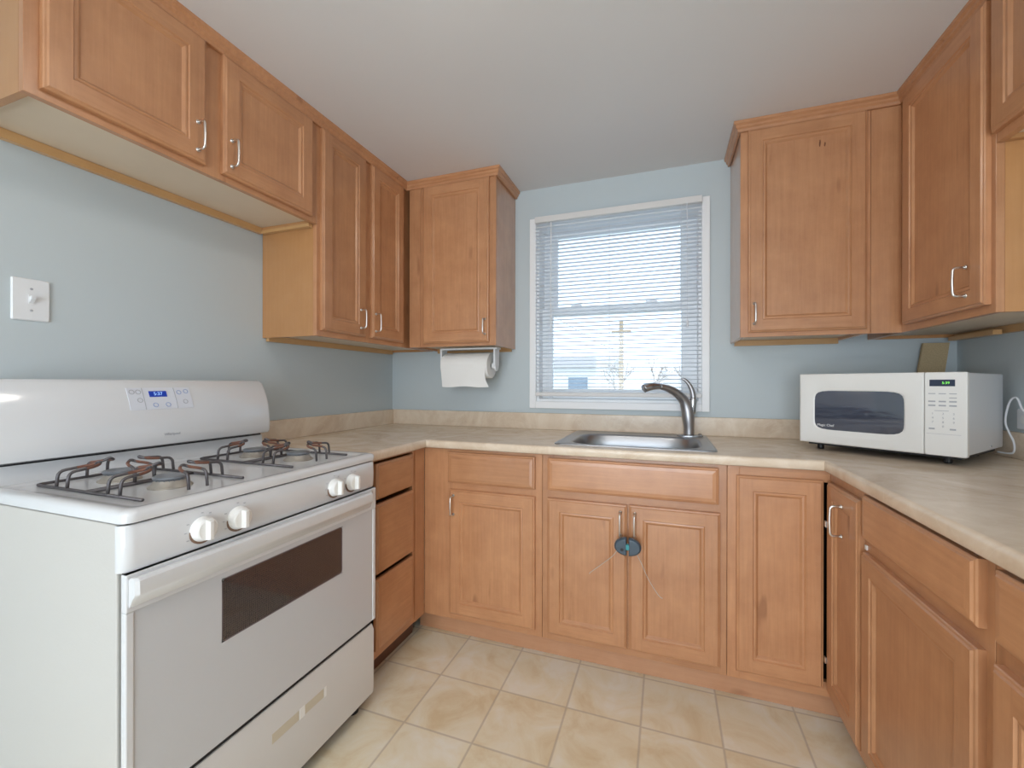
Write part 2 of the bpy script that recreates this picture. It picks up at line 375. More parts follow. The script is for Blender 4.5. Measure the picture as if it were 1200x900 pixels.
# mini blind in front of the window
bl = thing('window_blind', 'white horizontal mini blind hanging over the window above the sink', 'blind', (1.409, -.034, 1.10))
k = MB(); k.box((-.432, -.016, .975), (.432, .015, 1.008)); k.build('headrail', RAILM, bl, bevel=.002)
k = MB(); k.box((-.430, -.013, .004), (.430, .013, .024)); k.build('bottom_rail', RAILM, bl, bevel=.003)
k = MB(); nz = 46
for i in range(nz):
    z = .034 + i*(.965-.034)/(nz-1); prof = []
    for j in range(5):
        u = -1 + j/2; prof.append((u*.0125, z + .0016*(1-u*u) - u*.0016))
    a = [k.bm.verts.new((-.430, y, zz)) for y, zz in prof]; b = [k.bm.verts.new((.430, y, zz)) for y, zz in prof]
    a2 = [k.bm.verts.new((-.430, y, zz-.0005)) for y, zz in prof]; b2 = [k.bm.verts.new((.430, y, zz-.0005)) for y, zz in prof]
    for j in range(4): k.face((a[j], b[j], b[j+1], a[j+1])); k.face((a2[j+1], b2[j+1], b2[j], a2[j]))
    k.face((a[0], a2[0], b2[0], b[0])); k.face((a[4], b[4], b2[4], a2[4]))
k.build('slats', SLAT, bl)
k = MB()
for x in (-.36, -.02, .335):
    for y in (-.0135, .0135): k.tube([(x, y, .02), (x, y, .978)], .0007, 4)
k.build('ladder_cords', CORD, bl)
k = MB(); k.tube([(-.335, -.022, .965), (-.335, -.024, .357)], .0035, 6); k.build('tilt_wand', WPL, bl)
k = MB(); k.tube([(.362, -.022, .975), (.364, -.024, .39)], .0018, 5); k.lathe([(.003, .395), (.006, .385), (.006, .36), (.003, .355)], (.364, -.024, 0), n=8); k.build('lift_cord', CORD, bl)

# ------------------------------------------------------------------ cabinet makers (local: x width, front at -y, z up)
def make_door(parent, x0, x1, z0, z1, yb, name='door', frame=.052, label=None):
    w_, h_ = x1-x0, z1-z0; t = .019
    k = MB(); bm = k.bm
    def ring(ins, d): return [bm.verts.new(p) for p in ((ins, -d, ins), (w_-ins, -d, ins), (w_-ins, -d, h_-ins), (ins, -d, h_-ins))]
    def band(A, B_):
        for i in range(4):
            j = (i+1) % 4; k.face((A[i], A[j], B_[j], B_[i]), 0 if i in (1, 3) else 1)
    R = [ring(0, 0), ring(0, .012), ring(.0025, .0145), ring(.006, .0155), ring(.009, t)]
    for a, b in zip(R, R[1:]): band(a, b)
    k.face(R[0][::-1], 0)
    a = .009; f = frame
    if name.startswith('drawer'):
        Rs = [R[-1], ring(.0095, t), ring(.022, t+.0015)]
        band(Rs[0], Rs[1]); band(Rs[1], Rs[2]); k.face(Rs[2], 1)
    else:
        In = ring(f, t); Ou = R[-1]
        # butt-jointed stiles and rails
        q = [bm.verts.new(p) for p in ((f, -t, a), (w_-f, -t, a), (w_-f, -t, h_-a), (f, -t, h_-a))]
        k.face((Ou[0], q[0], In[0], In[3], q[3], Ou[3]), 0); k.face((q[1], Ou[1], Ou[2], q[2], In[2], In[1]), 0)
        k.face((q[0], q[1], In[1], In[0]), 1); k.face((In[3], In[2], q[2], q[3]), 1)
        P = [In, ring(f+.003, t-.004), ring(f+.007, t-.003), ring(f+.011, t-.0035), ring(f+.018, t-.010)]
        for u, v in zip(P, P[1:]): band(u, v)
        k.face(P[-1], 0)
    o = k.build(name, [WV, WH], parent, loc=(x0, yb, z0))
    if label: o['label'] = label
    return o
def pull(door, x, z, vertical=True, L_=.085, out=.030):
    """wire bar pull; x,z in the door's own coordinates"""
    y = -.019
    if vertical: pts = [(x, y+.002, z), (x, y-out, z), (x, y-out-.002, z+L_/2), (x, y-out, z+L_), (x, y+.002, z+L_)]
    else: pts = [(x, y+.002, z), (x, y-out, z), (x+L_, y-out, z), (x+L_, y+.002, z)]
    k = MB(); k.tube(fillet(pts, .011), .0037, 8)
    for p in (pts[0], pts[-1]): k.lathe([(.0065, y-.003), (.0065, y+.001)], (p[0], 0, p[2]), 'y', 10)
    return k.build('handle', NICK, door, smooth=True, ang=None)
def carcass(root, w_, dep, z0, z1, openings, upper=False, side=None, rec=.013):
    """dep: depth of the frame front below the wall plane; openings in x0,x1,z0,z1 local"""
    t = .016; yf = -dep; yb = -dep+.019
    k = MB()
    k.box((0, yb, z0), (t, -.002, z1), 0); k.box((w_-t, yb, z0), (w_, -.002, z1), 0)
    zb = z0+rec if upper else z0
    k.box((t, yb, zb), (w_-t, -.002, zb+t), 1); 
    if upper: k.box((t, yb, z1-t), (w_-t, -.002, z1), 1)
    k.box((t, -.008, zb+t), (w_-t, -.002, z1-t), 1)
    k.build('cabinet_box', [side or WS, INT if upper else DARK], root)
    xs = sorted({0, w_, *[o[0] for o in openings], *[o[1] for o in openings]}); zs = sorted({z0, z1, *[o[2] for o in openings], *[o[3] for o in openings]})
    def solid(i, j):
        if i < 0 or j < 0 or i >= len(xs)-1 or j >= len(zs)-1: return False
        cx, cz = (xs[i]+xs[i+1])/2, (zs[j]+zs[j+1])/2
        return not any(o[0] < cx < o[1] and o[2] < cz < o[3] for o in openings)
    k = MB(); cache = {}
    def V(i, j, s):
        key = (i, j, s)
        if key not in cache: cache[key] = k.bm.verts.new((xs[i], yf if s == 0 else yb, zs[j]))
        return cache[key]
    for i in range(len(xs)-1):
        col = all(solid(i, j) for j in range(len(zs)-1))
        for j in range(len(zs)-1):
            if not solid(i, j): continue
            mi = 0 if col else 1
            k.face((V(i,j,0), V(i+1,j,0), V(i+1,j+1,0), V(i,j+1,0)), mi); k.face((V(i,j+1,1), V(i+1,j+1,1), V(i+1,j,1), V(i,j,1)), mi)
            for di, dj, a, b in ((-1,0,(i,j),(i,j+1)), (1,0,(i+1,j),(i+1,j+1)), (0,-1,(i,j),(i+1,j)), (0,1,(i,j+1),(i+1,j+1))):
                if not solid(i+di, j+dj): k.face((V(*a,0), V(*b,0), V(*b,1), V(*a,1)), mi)
    k.build('face_frame', [WV, WH], root, bevel=.0008, seg=1)
G = .001
UZ, UT = 1.372, 2.284
# ---- left run, front faces +x
RL = PI/2; UD = .303
c = thing('wall_cabinet', 'short wide two-door wooden wall cabinet hanging above the stove', 'cabinet', (0, -1.82, 0), RL)
w_ = 1.820-.956
carcass(c, w_, UD, 1.836, UT, [(.04, .39, 1.875, 2.235), (.475, .825, 1.875, 2.235)], True)
d = make_door(c, .027, .401, 1.856, 2.245, -UD); pull(d, .345, .032)
d = make_door(c, .456, .832, 1.856, 2.245, -UD); pull(d, .025, .032)
boxo('hanging_rail', (.017, -.02, 1.822), (w_-.017, -.002, 1.848), LEDGE, c)
boxo('hanging_rail', (w_-.022, -.284, 1.822), (w_-.002, -.021, 1.835), LEDGE, c)
c = thing('wall_cabinet', 'tall two-door wooden wall cabinet right of the stove in the left corner', 'cabinet', (0, -.955, 0), RL)
carcass(c, .950, UD, UZ, UT, [(.035, .285, 1.41, 2.235), (.36, .60, 1.41, 2.235)], True)
d = make_door(c, .018, .296, 1.397, 2.245, -UD); pull(d, .237, .037)
d = make_door(c, .342, .610, 1.397, 2.245, -UD); pull(d, .022, .034)
boxo('hanging_rail', (.017, -.02, UZ-.014), (.93, -.002, UZ+.012), LEDGE, c)
# ---- back run, front faces -y
c = thing('wall_cabinet', 'single-door wooden wall cabinet left of the window, paper towels hanging below', 'cabinet', (.326, 0, 0))
carcass(c, .846-.326, UD, UZ, UT, [(.11, .46, 1.41, 2.235)], True, side=WGL)
d = make_door(c, .094, .484, 1.390, 2.245, -UD); pull(d, .372, .040, L_=.078)
boxo('filler_strip', (.003, -.307, UZ), (.072, -.303, UT), WV, c)
boxo('hanging_rail', (.017, -.02, UZ-.014), (.50, -.002, UZ+.012), LEDGE, c)
c = thing('wall_cabinet', 'single-door wooden wall cabinet right of the window with a knot on its door', 'cabinet', (1.972, 0, 0))
carcass(c, .455, UD, UZ, UT, [(.045, .42, 1.41, 2.235)], True, side=WGL)
d = make_door(c, .028, .440, 1.390, 2.245, -UD); pull(d, .022, .036)
for kx, kz, kl in ((.256, .755, .030), (.273, .748, .018)):
    k = MB(); k.loops([[(kx+.0028*math.cos(q)*(1+.3*math.sin(2*q)), -.0092-e_, kz+kl*.5*math.sin(q)) for q in [i*PI/6 for i in range(12)]] for e_ in (0, .0003)]); k.build('wood_knot', KNOTM, d)
boxo('filler_strip', (.456, -UD, UZ), (.5535, -UD+.016, UT), WV, c)
boxo('hanging_rail', (.017, -.02, UZ-.014), (.44, -.002, UZ+.012), LEDGE, c)
# ---- right run, front faces -x
RR = -PI/2; XR = 2.526; RD = W-XR
c = thing('wall_cabinet', 'tall single-door wooden wall cabinet on the right wall above the microwave', 'cabinet', (W, -.004, 0), RR)
carcass(c, .796, RD, UZ, UT, [(.36, .745, 1.41, 2.235)], True)
d = make_door(c, .338, .778, 1.397, 2.245, -RD); pull(d, .370, .038)
boxo('hanging_rail', (.017, -.02, UZ-.014), (.77, -.002, UZ+.012), LEDGE, c)
k = MB(); k.box((.05, -.055, UZ-.018), (.31, -.03, UZ-.001)); k.build('cleat_board', LEDGE, c)
c = thing('wall_cabinet', 'short wooden wall cabinet high at the right edge, beside the tall one', 'cabinet', (W, -.802, 0), RR)
carcass(c, .80, RD, 1.836, UT, [(.04, .38, 1.875, 2.235), (.42, .76, 1.875, 2.235)], True)
d = make_door(c, .004, .396, 1.862, 2.245, -RD); d = make_door(c, .404, .790, 1.862, 2.245, -RD)

# ceiling mouldings along the cabinet tops
def moulding(name, path, label):
    prof = [(.0, 2.246), (.010, 2.246), (.012, 2.256), (.018, 2.262), (.019, 2.270), (.026, 2.276), (.027, 2.2872), (.0, 2.2872)]
    k = MB()
    rings = [[(*f(o), z) for o, z in prof] for f in path]
    k.loops(rings); struct(k.build(name, WH), label)
moulding('trim_1', [lambda o: (.003, -1.822-o), lambda o: (UD+.001+o, -1.822-o), lambda o: (UD+.001+o, -UD-.001-o), lambda o: (.848+o, -UD-.001-o), lambda o: (.848+o, -.003)], 'wooden moulding along the ceiling over the left cabinets')
moulding('trim_2', [lambda o: (1.970-o, -.003), lambda o: (1.970-o, -UD-.001-o), lambda o: (XR-.001-o, -UD-.001-o), lambda o: (XR-.001-o, -1.61)], 'wooden moulding along the ceiling over the right cabinets')

# ------------------------------------------------------------------ base cabinets
BD, BZ0, BZ1 = .61, .1, .876
XL, XRC, DC = .634, 2.178, .635
c = thing('base_cabinet', 'dark-shaded drawer base cabinet between the stove and the left corner', 'cabinet', (0, -1.055, 0), RL)
carcass(c, .44, XL-.025, BZ0, BZ1, [(.06, .345, .142, .868)])
for z0, z1 in ((.722, .862), (.432, .703), (.136, .413)): make_door(c, .075, .330, z0, z1, -(XL-.025), 'drawer')
boxo('filler_strip', (.362, -(XL-.025)-.003, BZ0), (.44, -(XL-.025), BZ1), WV, c)
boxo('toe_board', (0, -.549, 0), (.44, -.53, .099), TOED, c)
XB = XL-.025+.001
c = thing('base_cabinet', 'wooden base cabinet left of the sink with one drawer above one door', 'cabinet', (XB, 0, 0))
carcass(c, 1.1815-XB, BD, BZ0, BZ1, [(.16, .52, .74, .85), (.16, .52, .15, .68)])
make_door(c, .7395-XB, 1.152-XB, .724, .863, -BD, 'drawer'); d = make_door(c, .7485-XB, 1.152-XB, .131, .694, -BD); pull(d, .0225, .452)
c = thing('sink_base_cabinet', 'wide wooden base cabinet under the sink with a pair of doors', 'cabinet', (1.1830, 0, 0))
carcass(c, .701, BD, BZ0, BZ1, [(.05, .65, .74, .85), (.05, .345, .15, .68), (.36, .65, .15, .68)])
make_door(c, .024, .673, .729, .863, -BD, 'drawer_front'); 
d = make_door(c, .024, .3465, .130, .696, -BD); pull(d, .298, .448, L_=.09)
d = make_door(c, .3545, .678, .130, .698, -BD); pull(d, .0215, .448, L_=.09)
# corner cabinet, L-shaped
c = thing('corner_base_cabinet', 'wooden corner base cabinet below the microwave with a folding L-shaped door', 'cabinet', (1.8855, 0, 0))
ox = 1.8855; FX = XRC+.025
k = MB()
k.box((0, -.591, BZ0), (.016, -.002, BZ1), 0); k.box((.016, -.018, BZ0), (W-ox-.002, -.002, BZ1), 1); k.box((W-ox-.018, -.884, BZ0), (W-ox-.002, -.018, BZ1), 1)
k.box((FX-ox+.019, -.884, BZ0), (W-ox-.018, -.868, BZ1), 0)
k.box((.016, -.588, BZ0), (W-ox-.018, -.018, BZ0+.016), 1); k.box((FX-ox+.019, -.868, BZ0), (W-ox-.018, -.588, BZ0+.016), 1)
k.build('cabinet_box', [WS, DARK], c)
k = MB()
k.box((0, -BD, BZ0), (.040, -BD+.019, BZ1), 0); k.box((.040, -BD, .835), (FX-ox, -BD+.019, BZ1), 1); k.box((.040, -BD, BZ0), (FX-ox, -BD+.019, .150), 1)
k.box((FX-ox, -.884, .835), (FX-ox+.019, -BD+.019, BZ1), 1); k.box((FX-ox, -.884, BZ0), (FX-ox+.019, -BD+.019, .150), 1); k.box((FX-ox, -.884, .150), (FX-ox+.019, -.860, .835), 0)
k.build('face_frame', [WV, WH], c, bevel=.0008, seg=1)
make_door(c, 1.914-ox, 2.1805-ox, .134, .843, -BD)
d = make_door(c, 0, .249, .134, .843, 0, label='half of the folding door that faces left, with a wire pull')
d.location = (2.2025-ox, -.634, 0.134); d.rotation_euler = (0, 0, RR); pull(d, .136, .568, L_=.092)
for z in (.24, .70):
    k = MB(); k.box((2.180-ox, -.640, z-.01), (2.1835-ox, -.628, z+.01)); k.build('hinge', NICK, c)
for n, (y0, y1, lab) in enumerate(((-1.389, -.8865, 'wooden base cabinet on the right, drawer above door, nearest the corner'), (-1.85, -1.3915, 'wooden base cabinet at the right edge of the photo, cut off by the frame'))):
    c = thing('base_cabinet', lab, 'cabinet', (W, y1, 0), RR); dp = W-FX; w_ = y1-y0
    carcass(c, w_, dp, BZ0, BZ1, [(.04, w_-.04, .75, .85), (.04, w_-.04, .15, .69)])
    x0 = .0195 if n == 0 else .022; x1 = w_-.020
    make_door(c, x0, x1, .744, .866, -dp, 'drawer'); d = make_door(c, x0-.004, x1, .131, .706, -dp)
    if n == 0:
        for z in (.71, .81): boxo('door_bumper', (.003, -dp-.004, z), (.013, -dp, z+.012), KNOBW, c)
# toe boards below the back and right runs: one recessed plank each
def tplank(a, b, lab):
    k = MB(); k.box(a, b); tag(k.build('toe_kick_board', TOE, bevel=.001), lab, 'toe kick')
tplank((.5495, -.549, 0), (2.262, -.532, .098), 'long low wooden toe board under the cabinets below the sink')
tplank((2.263, -1.85, 0), (2.280, -.532, .098), 'low wooden toe board under the right-hand base cabinets')

# ------------------------------------------------------------------ countertop
ct = thing('countertop', 'U-shaped beige marbled laminate countertop with low backsplash', 'countertop', (0, 0, 0))
TZ, TB = .914, .878; SX0, SX1, SY0, SY1 = 1.235, 1.843, -.560, -.065
k = MB()
R_ = .011; prof = [(-R_, TZ)] + [(-R_ + R_*math.sin(a), TZ-R_ + R_*math.cos(a)) for a in [PI/12*i for i in range(1, 7)]] + [(0, TB+.004), (-.004, TB), (-.03, TB)]
YE0, YE1 = -1.055, -1.87
path = [lambda o: (XL+o, YE0), lambda o: (XL+o, -DC-o), lambda o: (XRC-o, -DC-o), lambda o: (XRC-o, YE1)]
k.loops([[(*f(o), z) for o, z in prof] for f in path], closed=False, cap0=False, cap1=False)
xs = [.0015, XL-R_, SX0, SX1, XRC+R_, W-.0015]; ys = [YE1, YE0, -DC+R_, SY0, SY1, -.0015]
def in_top(x, y):
    if y > -DC+R_: return not (SX0 < x < SX1 and SY0 < y < SY1)
    return (x < XL-R_ and y > YE0) or x > XRC+R_
for z in (TZ, TB):
    cv = {}
    def v_(i, j):
        if (i, j) not in cv: cv[(i, j)] = k.bm.verts.new((xs[i], ys[j], z))
        return cv[(i, j)]
    for i in range(5):
        for j in range(5):
            if in_top((xs[i]+xs[i+1])/2, (ys[j]+ys[j+1])/2): k.face((v_(i,j), v_(i+1,j), v_(i+1,j+1), v_(i,j+1)))
for a, b in (((SX0, SY0), (SX1, SY0)), ((SX1, SY0), (SX1, SY1)), ((SX1, SY1), (SX0, SY1)), ((SX0, SY1), (SX0, SY0)), ((.0015, YE0), (XL-R_, YE0)), ((W-.0015, YE1), (XRC+R_, YE1))):
    k.face([k.bm.verts.new(p) for p in ((*a, TZ), (*b, TZ), (*b, TB), (*a, TB))])
o = k.build('worktop', COUNT, ct, smooth=True, ang=50)
SZ = 1.006
for a, b in (((.0015, YE0, TZ), (.020, -.0015, SZ)), ((.0205, -.020, TZ), (W-.0215, -.0015, SZ)), ((W-.021, YE1, TZ), (W-.0015, -.0015, SZ))): boxo('backsplash', a, b, COUNT, ct, bevel=.003)

# ------------------------------------------------------------------ sink
sk = thing('kitchen_sink', 'stainless steel drop-in sink set in the counter under the window', 'sink', (1.539, -.308, TZ))
def sup(a, b, e, n, cx=0, cy=0):
    P = []
    for i in range(n):
        t = 2*PI*i/n; c_, s_ = math.cos(t), math.sin(t)
        P.append((cx + a*math.copysign(abs(c_)**(2/e), c_), cy + b*math.copysign(abs(s_)**(2/e), s_)))
    return P
n = 96
def L(P, z): return [(x, y, z) for x, y in P]
by = -.035
k = MB()
rings = [L(sup(.321, .266, 26, n), .0005), L(sup(.3205, .2655, 26, n), .004), L(sup(.316, .261, 24, n), .0062), L(sup(.308, .253, 22, n), .0035),
         L(sup(.280, .207, 4.2, n, 0, by), .0032), L(sup(.273, .200, 4.2, n, 0, by), .0022), L(sup(.267, .194, 4.0, n, 0, by), -.006), L(sup(.262, .189, 4.0, n, 0, by), -.05),
         L(sup(.250, .178, 4.0, n, 0, by), -.145), L(sup(.225, .155, 3.6, n, 0, by), -.165), L(sup(.05, .05, 2, n, 0, by), -.172), L(sup(.045, .045, 2, n, 0, by), -.176)]
k.loops(rings, cap0=False); k.build('basin', STEEL, sk, smooth=True, ang=60)
k = MB(); k.lathe([(.043, -.1755), (.043, -.172), (.034, -.171), (.030, -.174), (.01, -.174), (.008, -.168), (.001, -.168)], (0, by, 0), n=28); k.build('drain_strainer', CHROME, sk, smooth=True)
# ------------------------------------------------------------------ faucet
fa = thing('faucet', 'grey single-lever pull-out faucet behind the right end of the sink', 'faucet', (1.779, -.098, TZ+.0037))
k = MB(); k.loops([L(sup(.055, .028, 2.6, 32), 0), L(sup(.055, .028, 2.6, 32), .004), L(sup(.048, .022, 2.4, 32), .008)]); k.build('base_plate', CHROME, fa, smooth=True)
def P3(x, z, y=0): return (x, y, z)
k = MB()
body = [P3(.0, .006), P3(0, .04), P3(-.003, .09), P3(-.010, .14), P3(-.028, .18, -.012), P3(-.062, .213, -.038), P3(-.100, .234, -.068), P3(-.135, .243, -.095)]
def smoothpath(P, m=4):
    P = [Vector(p) for p in P]; out = []
    for i in range(len(P)-1):
        p0_, p1_, p2_, p3_ = P[max(i-1, 0)], P[i], P[i+1], P[min(i+2, len(P)-1)]
        for j in range(m):
            t = j/m; out.append(.5*((2*p1_) + (p2_-p0_)*t + (2*p0_-5*p1_+4*p2_-p3_)*t*t + (-p0_+3*p1_-3*p2_+p3_)*t**3))
    out.append(P[-1]); return out
sp_ = smoothpath(body); rad = []
for i in range(len(sp_)):
    t = i/(len(sp_)-1); rad.append(.0245 - .003*t if t < .15 else (.024 + .005*math.sin((t-.15)/.4*PI) if t < .55 else .024 - .011*(t-.55)/.45))
k.tube(sp_, rad, 20); k.build('spout', FAUC, fa, smooth=True, ang=None)
k = MB(); hp = smoothpath([P3(-.134, .243, -.0945), P3(-.155, .244, -.111), P3(-.176, .242, -.128), P3(-.194, .237, -.141), P3(-.204, .232, -.148)])
k.tube(hp, [.014+.006*math.sin(min(1, i/(len(hp)-1)*1.1)*PI*.62) for i in range(len(hp))], 18); k.build('spray_head', CHROME, fa, smooth=True, ang=None)
k = MB(); k.tube(smoothpath([P3(.010, .110, .004), P3(.018, .160, .006), P3(.020, .188, .006)]), [.019, .021, .019, .018, .017, .017, .016, .015, .014][:9], 18); k.build('lever_collar', CHROME, fa, smooth=True, ang=None)
k = MB(); hp = smoothpath([P3(.020, .180, .006), P3(.016, .215, .004), P3(.002, .250, 0), P3(-.018, .274, -.004), P3(-.034, .280, -.006)])
k.tube(hp, [.0145-.009*i/(len(hp)-1) for i in range(len(hp))], 12); k.build('lever', FAUC, fa, smooth=True, ang=None)
k = MB(); k.lathe([(.014, 0), (.014, .006), (.008, .010), (.006, .014), (.001, .015)], (.050, .004, .0), n=16); k.build('hole_cap', CHROME, fa, smooth=True)

# ------------------------------------------------------------------ paper towel
pt = thing('paper_towel_holder', 'white plastic paper towel bracket under the cabinet left of the window', 'paper towel holder', (.64, -.17, UZ))
k = MB()
k.box((-.175, -.03, -.010), (.170, .03, -.0005)); k.build('mounting_bar', WPL, pt, bevel=.002)
for x0, x1 in ((-.177, -.165), (.150, .172)):
    k = MB(); P = [(.034, -.004), (-.034, -.004), (-.030, -.10)] + [(-.026*math.cos(a), -.105-.026*math.sin(a)) for a in [PI*i/8 for i in range(0, 9)]] + [(.030, -.10)]
    k.prism(P, x0, x1 if x0 < 0 else x0+.010, 'x'); k.build('bracket_arm', WPL, pt, bevel=.002)
for a_, b_ in ((.134, .151), (-.166, -.154)):
    k = MB(); k.lathe([(.016, a_), (.016, b_)], (0, 0, -.100), 'x', 20); k.build('roll_hub', WPL, pt, smooth=True)
pr_ = thing('paper_towel_roll', 'white paper towel roll hanging in the bracket, one sheet hanging down', 'paper towel', (.627, -.17, UZ-.100))
k = MB(); k.lathe([(.018, -.142), (.068, -.142), (.070, -.139), (.070, .137), (.068, .140), (.018, .140)], axis='x', n=40, capa=False, capb=False); k.lathe([(.018, -.142), (.018, .140)], axis='x', n=40, capa=False, capb=False)
k.build('roll', PAPER, pr_, smooth=True)
k = MB(); rows = 12; cols = 14
for s in (0, .0012):
    vv = []
    for i in range(rows+1):
        t = i/rows; row = []
        for j in range(cols+1):
            u = j/cols; x = -.140 + .278*u
            if i < 4: a = math.radians(50*(1-i/4)); y, z = -.0708*math.cos(a), .0708*math.sin(a)
            else: q = (i-4)/(rows-4); z = -q*(.117+.003*math.sin(u*9)); y = -.0708 + .004*math.sin(q*2.2) - .003*q*math.sin(u*5)
            if i >= 4: x -= (.012*math.sin(q*PI))*(u > .99) - .012*q*q*(u > .99) ; x += .010*q*(u < .01)
            row.append(k.bm.verts.new((x, y-s, z)))
        vv.append(row)
    for i in range(rows):
        for j in range(cols): k.face((vv[i][j], vv[i][j+1], vv[i+1][j+1], vv[i+1][j]))
k.build('hanging_sheet', PAPER, pr_, smooth=True, ang=None)

# ------------------------------------------------------------------ wall plate, outlet, board, cord
sw = thing('wall_switch', 'white wall switch plate on the blue wall above the stove', 'switch', (0, -1.686, 1.405), RL)
k = MB(); P = rrect(-.039, -.0585, .039, .0585, .004, 3)
k.loops([[(x, -.0005, z) for x, z in P], [(x, -.003, z) for x, z in P], [(x*.93, -.006, z*.95) for x, z in P]]); k.build('cover_plate', WPL, sw)
k = MB(); k.box((-.006, -.0075, -.013), (.006, -.006, .013)); k.prism([(-.0075, -.008), (-.0075, .009), (-.019, .010), (-.019, .003)], -.0045, .0045, 'x'); k.build('toggle', WPL, sw)
for z in (-.030, .030): 
    k = MB(); k.lathe([(.0032, -.0058), (.0032, -.007), (.002, -.0075)], (0, 0, z), 'y', 10); k.build('screw', GREY, sw)
ou = thing('wall_outlet', 'white outlet plate low on the right wall behind the microwave', 'outlet', (W, -.398, 1.052), RR)
k = MB(); P = rrect(-.058, -.036, .058, .036, .004, 3)
k.loops([[(x, -.0005, z) for x, z in P], [(x, -.003, z) for x, z in P], [(x*.96, -.006, z*.94) for x, z in P]]); k.build('cover_plate', WPL, ou)
for x in (-.02, .02):
    k = MB(); k.lathe([(.0165, -.0058), (.0165, -.0085)], (x, 0, 0), 'y', 20); k.build('socket', KNOBW, ou)
bd = thing('particle_board_strip', 'tan particle board strip leaning on the wall behind the microwave', 'board', (2.650, -.0225, TZ+.001))
k = MB(); tl = .226; hz = UZ-.024-TZ
x = 0; k.loops([[(x, 0, 0), (x+.094, 0, 0), (x+.094, -.014, 0), (x, -.014, 0)], [(x+hz*tl*.62, 0, hz), (x+hz*tl*.62+.088, 0, hz), (x+hz*tl*.62+.088, -.014, hz), (x+hz*tl*.62, -.014, hz)]]); k.build('board', BOARD, bd)

# ------------------------------------------------------------------ microwave
MX, MY = 2.1792, -.3455; mw_a = -math.atan2(.3024, .3656); MZ = TZ+.001
mw = thing('microwave', 'white countertop microwave standing angled in the right corner', 'microwave', (MX, MY, MZ), mw_a)
mwW, mwD, z0, z1 = .474, .420, .030, .297
xs_ = mwW*.789
k = MB(); k.box((.004, .020, z0+.004), (mwW-.004, mwD, z1-.002)); k.build('casing', MWS, mw, bevel=.004)
boxo('base_pan', (.02, .03, z0-.010), (mwW-.02, mwD-.02, z0+.0035), BLACK, mw)
# door: framed, sloping in to a barrel-shaped window
def barrel(cx, cz, a, b, bow, n=12, r=.0):
    P = []
    for i in range(n): t = -1+2*i/n; P.append((cx+a*t, cz-b-bow*(1-t*t)))
    for i in range(n): t = -1+2*i/n; P.append((cx+a+bow*.8*(1-t*t), cz+b*t))
    for i in range(n): t = 1-2*i/n; P.append((cx+a*t, cz+b+bow*(1-t*t)))
    for i in range(n): t = 1-2*i/n; P.append((cx-a-bow*.8*(1-t*t), cz+b*t))
    return P
def rb(cx, cz, a, b, e):
    P = []
    for x, z in barrel(0, 0, 1, 1, 0):
        q = (abs(x)**e+abs(z)**e)**(1/e); P.append((cx+a*x/q, cz+b*z/q))
    return P
k = MB()
cxd, czd = (xs_-.001)/2, (z0+z1)/2; aw, ah = (xs_-.001)/2, (z1-z0)/2
wc, wz = .187, .158
rings = [[(x, .019, z) for x, z in barrel(cxd, czd, aw, ah, 0)], [(x, .003, z) for x, z in barrel(cxd, czd, aw, ah, 0)], [(x, 0, z) for x, z in barrel(cxd, czd, aw-.004, ah-.004, 0)],
         [(x, -.001, z) for x, z in barrel(cxd, czd, aw-.022, ah-.030, 0)], [(x, .0035, z) for x, z in rb(wc, wz, .1390, .0785, 7)], [(x, .006, z) for x, z in rb(wc, wz, .1350, .0745, 7)]]
k.loops(rings, cap1=False); md = k.build('door', MWW, mw, smooth=True, ang=14)
k = MB(); k.loops([[(x, .014, z) for x, z in rb(wc, wz, .1355, .0750, 7)], [(x, .0058, z) for x, z in rb(wc, wz, .1355, .0750, 7)]]); g_ = k.build('door_window', MWG, md)
text('lettering', 'Magic Chef', .0125, WPL, md, (wc-.098, .0050, wz-.058), (PI/2, 0, 0))
k = MB(); P = rrect(xs_+.001, z0, mwW, z1, .005, 3)
k.loops([[(x, .019, z) for x, z in P], [(x, .002, z) for x, z in P], [(x, 0, z) for x, z in rrect(xs_+.003, z0+.002, mwW-.002, z1-.002, .004, 3)]]); cp = k.build('control_panel', MWW, mw)
u = mwW/.4987
boxo('display', (.4077*u, -.0015, z0+.222), (.4700*u, .001, z0+.243), DISPG, cp)
text('display_digits', '5:39', .0105, DIGG, cp, (.448*u, -.0017, z0+.2325), (PI/2, 0, 0))
def key(name, x0, x1, z0_, z1_): boxo(name, (x0, -.0008, z0+z0_), (x1, .001, z0+z1_), GREY, cp)
for r_, zz in enumerate((.197, .184, .171, .158)):
    for cc in range(3):
        if r_ == 1 and cc < 2: continue
        x_ = .4045*u+cc*.0245; key('keypad_button', x_, x_+.017, zz, zz+(.0045 if r_ > 1 else .0025))
for cc in (0, 2): key('keypad_button', .406*u+cc*.0245, .406*u+cc*.0245+.014, .083, .088)
key('panel_line', .400*u, .484*u, .069, .0697); key('panel_line', .42*u, .455*u, .143, .1445)
for i, s in enumerate('1234567890'):
    r_, c_ = (i//3, i % 3) if i < 9 else (3, 1)
    text('key_number', s, .009, GREY, cp, (.4155*u+c_*.0245, -.0007, z0+.134-.0135*r_), (PI/2, 0, 0))
for x, y in ((.045, .07), (mwW-.06, .07), (.045, mwD-.06), (mwW-.06, mwD-.06)):
    k = MB(); k.lathe([(.009, 0), (.011, .004), (.011, .021)], (x, y, 0), n=14); k.build('foot', BLACK, mw)
k = MB(); k.lathe([(.003, mwW-.0045), (.003, mwW-.002)], (0, .27, z0+.018), 'x', 10); k.build('screw', GREY, mw)
cd = MB()
